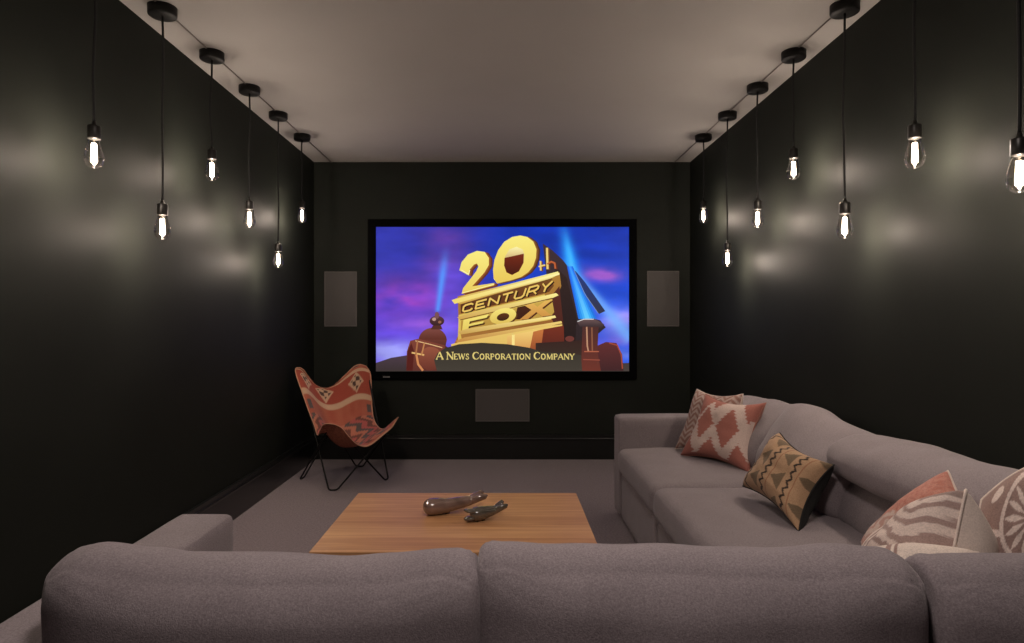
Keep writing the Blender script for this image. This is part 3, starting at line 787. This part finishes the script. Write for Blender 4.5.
# ================================================================ THROW PILLOWS
RED = (.38, .145, .115); CRM = (.60, .47, .42); TAU = (.34, .235, .21)
def tri(t): t = t % 1; return 4*abs(t-.5)-1
def p_diamond(u, v):
    # stepped kilim diamonds
    q = lambda x, n: math.floor(x*n)/n
    def dia(cx, cy, r, asp=1.75):
        dy = abs(v-cy); n_ = math.floor(dy/.056); f_ = dy/.056-n_
        return abs(u-cx)+n_*.056/asp-(.055*(1-f_*1.6) if f_ < .62 else 0) < r
    if dia(.29, .55, .120) or dia(.68, .52, .155): return RED
    if dia(.47, .04, .135) or dia(.08, .08, .12) or dia(.90, .06, .12): return RED
    if dia(.12, 1.02, .20) or dia(.40, 1.06, .12) or dia(.96, 1.0, .17): return RED
    if v < .04: return RED
    return CRM
def p_chev(u, v):
    w = tri(u*5)*.045
    k = (v+w)*10 % 1
    return (.30, .165, .135) if k < .52 else (.46, .36, .32)
OCH = (.43, .275, .165); BLK = (.045, .032, .026); BRN = (.17, .12, .075)
def p_zig(u, v):
    # bands along v; zigzag lines, thin lines and rows of triangles
    s = u*2.9-.18; k = s % 1; band = math.floor(s)
    z = tri(v*8)*.07
    if abs(k-.20-z) < .05: return BLK
    if abs(k-.42) < .012: return (.30, .14, .08)
    if abs(k-.03) < .010: return (.34, .18, .1)
    tt = abs(((v*2.6+band*.5) % 1)-.5)*2
    if .46 < k < .96 and (k-.46)/.50 > tt*1.3 : return BRN
    return OCH
PNK = (.50, .20, .15)
def p_pink(u, v):
    n = noise.noise(Vector((u*9, v*9, 0)))
    n2 = noise.noise(Vector((u*26, v*26, 4)))
    if u+v > 1.28+.05*n: return mix(PNK, (.58, .29, .23), .5+n2)
    if abs(v-.1) < .12 or u < .12: return mix(PNK, CRM, .35+n2)
    k = tri(u*4+.3*n)*.06
    return mix((.58, .45, .39), (.46, .24, .20), .8 if ((v+k)*7 % 1) < .42+.3*n else .0)
BEI = (.76, .63, .56)
def p_embro(u, v):
    k = tri(u*2.2)*.13
    n = noise.noise(Vector((u*7, v*7, 2)))
    if v > .93 or v < .05: return (.36, .27, .24)
    return mix(BEI, (.34, .225, .20), .85 if ((v+k+.05*n)*7 % 1) < .42+.25*noise.noise(Vector((u*20, v*20, 5))) else 0)
def p_leaf(u, v):
    base = (.33, .225, .195)
    # medallion of leaves round the pillow's centre, plus a sprig
    dx, dy = u-.62, v-.58; r = math.hypot(dx, dy); a = math.atan2(dy, dx)
    if abs(r-.36) < .022: return BEI
    if r < .34:
        k = (a/(2*PI)*14) % 1
        if abs(k-.5) < .30*math.sin(PI*min(1, max(0, (r-.06)/.27))): return BEI
    for (cx, cy, rx, ry, ro) in ((.16, .42, .05, .09, .5), (.12, .55, .06, .04, .3), (.2, .3, .045, .09, .4), (.2, .56, .06, .03, -.6), (.22, .9, .09, .04, .4), (.8, .1, .09, .04, .2)):
        x, y = u-cx, v-cy; c, s = math.cos(ro), math.sin(ro); xx, yy = x*c+y*s, -x*s+y*c
        if (xx/rx)**2+(yy/ry)**2 < 1: return BEI
    return base
def p_cream(u, v):
    if abs(u-.22) < .03 or abs(u-.30) < .012: return (.36, .24, .21)
    return (.76, .65, .57)
def throw(c4, thick, pat, back, name_mat, label, seed=0, pinch=.08, pipe=None, exp=.42):
    cen = sum((Vector(p) for p in c4), Vector())/4
    lo = min(p[2] for p in c4)
    t = thing('throw_pillow', (cen.x, cen.y, lo), label, 'pillow', 'patterned pillows on the sofa')
    f, b, pi = pillow(c4, thick, pat, back, seed=seed, pinch=pinch, exp=exp)
    obj('front_panel', f, M_woven, t); o = obj('back_panel', b, name_mat if not back else M_woven, t)
    obj('piping', pi, pipe or name_mat, t)
    return t
M_redback = fabric('rust_cloth', (.30, .12, .09), (.40, .18, .14))
throw([at(697, 389, 3.62), at(743, 394, 3.34), at(744, 460, 3.22), at(675, 449, 3.58)], .15, p_chev, None, M_ccloth, 'cream and rust chevron pillow at the far end of the sofa, behind the diamond one', 1, pinch=.17)
throw([at(706, 394, 3.44), at(766, 403, 3.13), at(751, 475, 3.04), at(680, 456, 3.42)], .15, p_diamond, None, M_redback, 'rust and cream kilim pillow with stepped diamonds leaning at the far end of the sofa', 2, pinch=.20)
throw([at(780, 433, 2.58), at(834, 465, 2.27), at(799, 532, 2.18), at(743, 486, 2.60)], .17, lambda u, v: p_zig(u, v), None, M_under, 'ochre pillow with dark zigzags and triangles and a black back, mid sofa', 3, pinch=.20)
throw([at(862, 542, 1.88), at(948, 471, 1.74), at(976, 556, 1.58), at(890, 605, 1.66)], .13, p_pink, None, M_ccloth, 'pink and cream woven pillow with cream back, corner pointing up, in the sofa corner', 4, pinch=-.03)
throw([at(900, 585, 1.76), at(966, 490, 1.46), at(940, 625, 1.35), at(886, 618, 1.64)], .26, p_embro, None, M_ccloth, 'cream pillow with beige zigzag embroidery and piped edge, in front of the pink one', 5, pinch=.03)
throw([at(872, 549, 1.50), at(978, 553, 1.38), at(975, 610, 1.31), at(878, 625, 1.40)], .14, p_cream, None, M_ccloth, 'plain cream pillow with a taupe stripe, just showing over the sofa back', 6, pinch=-.08)
throw([at(982, 500, 1.54), at(1050, 462, 1.50), at(1066, 590, 1.40), at(978, 600, 1.46)], .15, p_leaf, None, M_ccloth, 'taupe pillow with cream leaf embroidery cut by the right picture edge', 7, pinch=-.14)

# ================================================================ BUTTERFLY CHAIR
cc = Vector((-1.17, 4.71, 0))
ch = thing('butterfly_chair', cc, 'butterfly chair with red and orange patterned kilim cover on black wire legs', 'chair')
FL_ = at(331, 423, 4.30); FR_ = at(398, 418, 4.56); TL_ = at(296, 367, 4.77); TR_ = at(368, 361, 5.08)
fF = Vector((-1.17, 4.38, .006)); fR = Vector((-.858, 4.68, .006)); fL = Vector((-1.486, 4.71, .006)); fB = Vector((-1.15, 5.09, .006))
def foot2(p, d):  # short flat run on the floor at each foot
    d = Vector(d).normalized()*.028; return p-d, p+d
a1, a2 = foot2(fF, (1, .1, 0)); b1, b2 = foot2(fB, (1, -.1, 0))
def inn(p): return p+(Vector((-1.16, 4.69, .45))-p)*.07
loop1 = [a1, inn(TL_)+Vector((-.012, .045, -.02)), b1, b2, inn(FR_)+Vector((0, .0, -.03)), a2]
r1, r2 = foot2(fR, (.25, 1, 0)); l1, l2 = foot2(fL, (.25, 1, 0))
loop2 = [r1, inn(FL_)+Vector((-.01, .03, -.006)), l1, l2, inn(TR_)+Vector((-.01, .05, -.02)), r2]
for lp in (loop1, loop2):
    rs = [.02, .05, .02, .02, .05, .02]
    obj('frame_rod', tube(bmesh.new(), rounded(lp, rs), .0062, 8, closed=True), M_black, ch)
# cover: a patch spanned by its four hemmed edges, each an outline through the lobes and the sagging middle
def Z4(x, y, d): return at(290+x/6.426, 355+y/6.43, d)
E_top = [Z4(48, 80, 4.77), Z4(80, 92, 4.79), Z4(115, 138, 4.83), Z4(165, 195, 4.87), Z4(228, 216, 4.90), Z4(300, 182, 4.94), Z4(360, 122, 4.99), Z4(408, 74, 5.03), Z4(450, 58, 5.06), Z4(490, 70, 5.08)]
E_right = [Z4(695, 397, 4.56), Z4(650, 435, 4.60), Z4(608, 470, 4.65), Z4(575, 466, 4.72), Z4(548, 428, 4.82), Z4(534, 370, 4.92), Z4(528, 280, 4.99), Z4(525, 190, 5.04), Z4(518, 115, 5.07), Z4(490, 70, 5.08)]
E_left = [Z4(245, 438, 4.29), Z4(212, 446, 4.31), Z4(190, 485, 4.36), Z4(173, 515, 4.42), Z4(150, 445, 4.53), Z4(112, 345, 4.62), Z4(72, 230, 4.70), Z4(38, 130, 4.75), Z4(33, 92, 4.765), Z4(48, 80, 4.77)]
E_front = [Z4(245, 438, 4.29), Z4(290, 445, 4.28), Z4(335, 468, 4.29), Z4(378, 520, 4.31), Z4(430, 570, 4.34), Z4(482, 588, 4.38), Z4(530, 570, 4.42), Z4(590, 520, 4.47), Z4(655, 462, 4.53), Z4(695, 397, 4.56)]
def crv(P, t):
    n = len(P)-1; x = min(n-1e-6, max(0, t*n)); i = int(x); f = x-i
    p0, p1, p2, p3 = P[max(0, i-1)], P[i], P[i+1], P[min(n, i+2)]
    return .5*((2*p1)+(-p0+p2)*f+(2*p0-5*p1+4*p2-p3)*f*f+(-p0+3*p1-3*p2+p3)*f**3)
cFL, cFR, cTL, cTR = E_front[0], E_front[-1], E_top[0], E_top[-1]
def cover(u, v):
    top = crv(E_top, u); bot = crv(E_front, u); lef = crv(E_left, v); rig = crv(E_right, v)
    p = bot.lerp(top, v)+lef.lerp(rig, u)-((cFL*(1-u)+cFR*u)*(1-v)+(cTL*(1-u)+cTR*u)*v)
    k = 16*u*(1-u)*v*(1-v)
    p += Vector((-.02, .03, .075))*k
    p.z += .006*math.sin(u*9+v*4)*k
    return p
def domain(a, b_): return a, b_
M_lining = mat('rust_lining', (.2, .06, .035), .9, Specular_IOR_Level=.1)
noisy(M_lining, (.20, .065, .045), (.42, .15, .09), 3, .2, 200, .001, 2, (26, 26, 1))
CR = (.34, .070, .045); CO = (.41, .125, .075); CC = (.56, .37, .24); CG = (.10, .08, .075); CB_ = (.155, .06, .045)
def p_chair(u, v):
    n = noise.noise(Vector((u*12, v*12, 1)))*.5
    if u < .025 or u > .975 or v > .975 or v < .025: return (.52, .27, .17)
    vv = v
    if vv > .64:                       # band with medallions near the top
        if abs(vv-.665) < .020 or abs(vv-.90) < .018: return CC
        if .665 < vv < .90:
            for cx in (.18, .42, .78):
                d = abs(u-cx)/.10+abs(vv-.785)/.095
                if d < 1.0:
                    if d > .75: return CC
                    return CC if (math.floor((u-cx)/.045)+math.floor((vv-.785)/.045)) % 2 else (.09, .05, .04)
            return CR
        if abs(u-.8) < .05 and abs(vv-.96) < .012: return CG
        return mix(CO, CR, .4+n)
    if .52 < vv <= .64:
        if (abs(u-.1) < .04 or abs(u-.93) < .03) and abs(vv-.58) < .03: return CG
        return mix(CO, CR, .3+n)
    # zigzag diamonds across the seat
    d = abs(u-.5)*1.1+abs(vv-.34)*1.3
    k = math.floor(d*12+.6*tri(vv*10)) % 4
    return (CG, (.42, .10, .085), CB_, (.46, .16, .10))[k] if vv > .06 else mix(CO, CR, .2+n)
bm = bmesh.new(); lay = bm.verts.layers.float_color.new('Col'); n = 96
g = [[None]*(n+1) for _ in range(n+1)]
for i in range(n+1):
    for j in range(n+1):
        u, v = domain(i/n, j/n); w = bm.verts.new(cover(u, v)); w[lay] = (*p_chair(u, v), 1); g[i][j] = w
for i in range(n):
    for j in range(n): bm.faces.new((g[i][j], g[i+1][j], g[i+1][j+1], g[i][j+1]))
cv = obj('sling_cover', bm, M_woven, ch)
sd = cv.modifiers.new('thick', 'SOLIDIFY'); sd.thickness = .006; sd.offset = -1; sd.material_offset = 1; cv.data.materials.append(M_lining)

# ================================================================ CAMERA, WORLD
w = bpy.data.worlds.new('World'); bpy.context.scene.world = w; w.use_nodes = True
w.node_tree.nodes['Background'].inputs[0].default_value = (0, 0, 0, 1)
cd = bpy.data.cameras.new('camera'); cam = bpy.data.objects.new('camera', cd); C.objects.link(cam)
cam.location = (0, 0, CAMZ); cam.rotation_euler = (PI/2, 0, 0)
cd.sensor_fit = 'HORIZONTAL'; cd.sensor_width = 36; cd.lens = F/1024*36; cd.shift_x = 8/1024; cd.shift_y = -1.5/1024; cd.clip_start = .05
bpy.context.scene.camera = cam
vs = bpy.context.scene.view_settings
vs.view_transform = 'Standard'; vs.look = 'None'; vs.gamma = 1; vs.use_curve_mapping = False; vs.exposure = 0.0
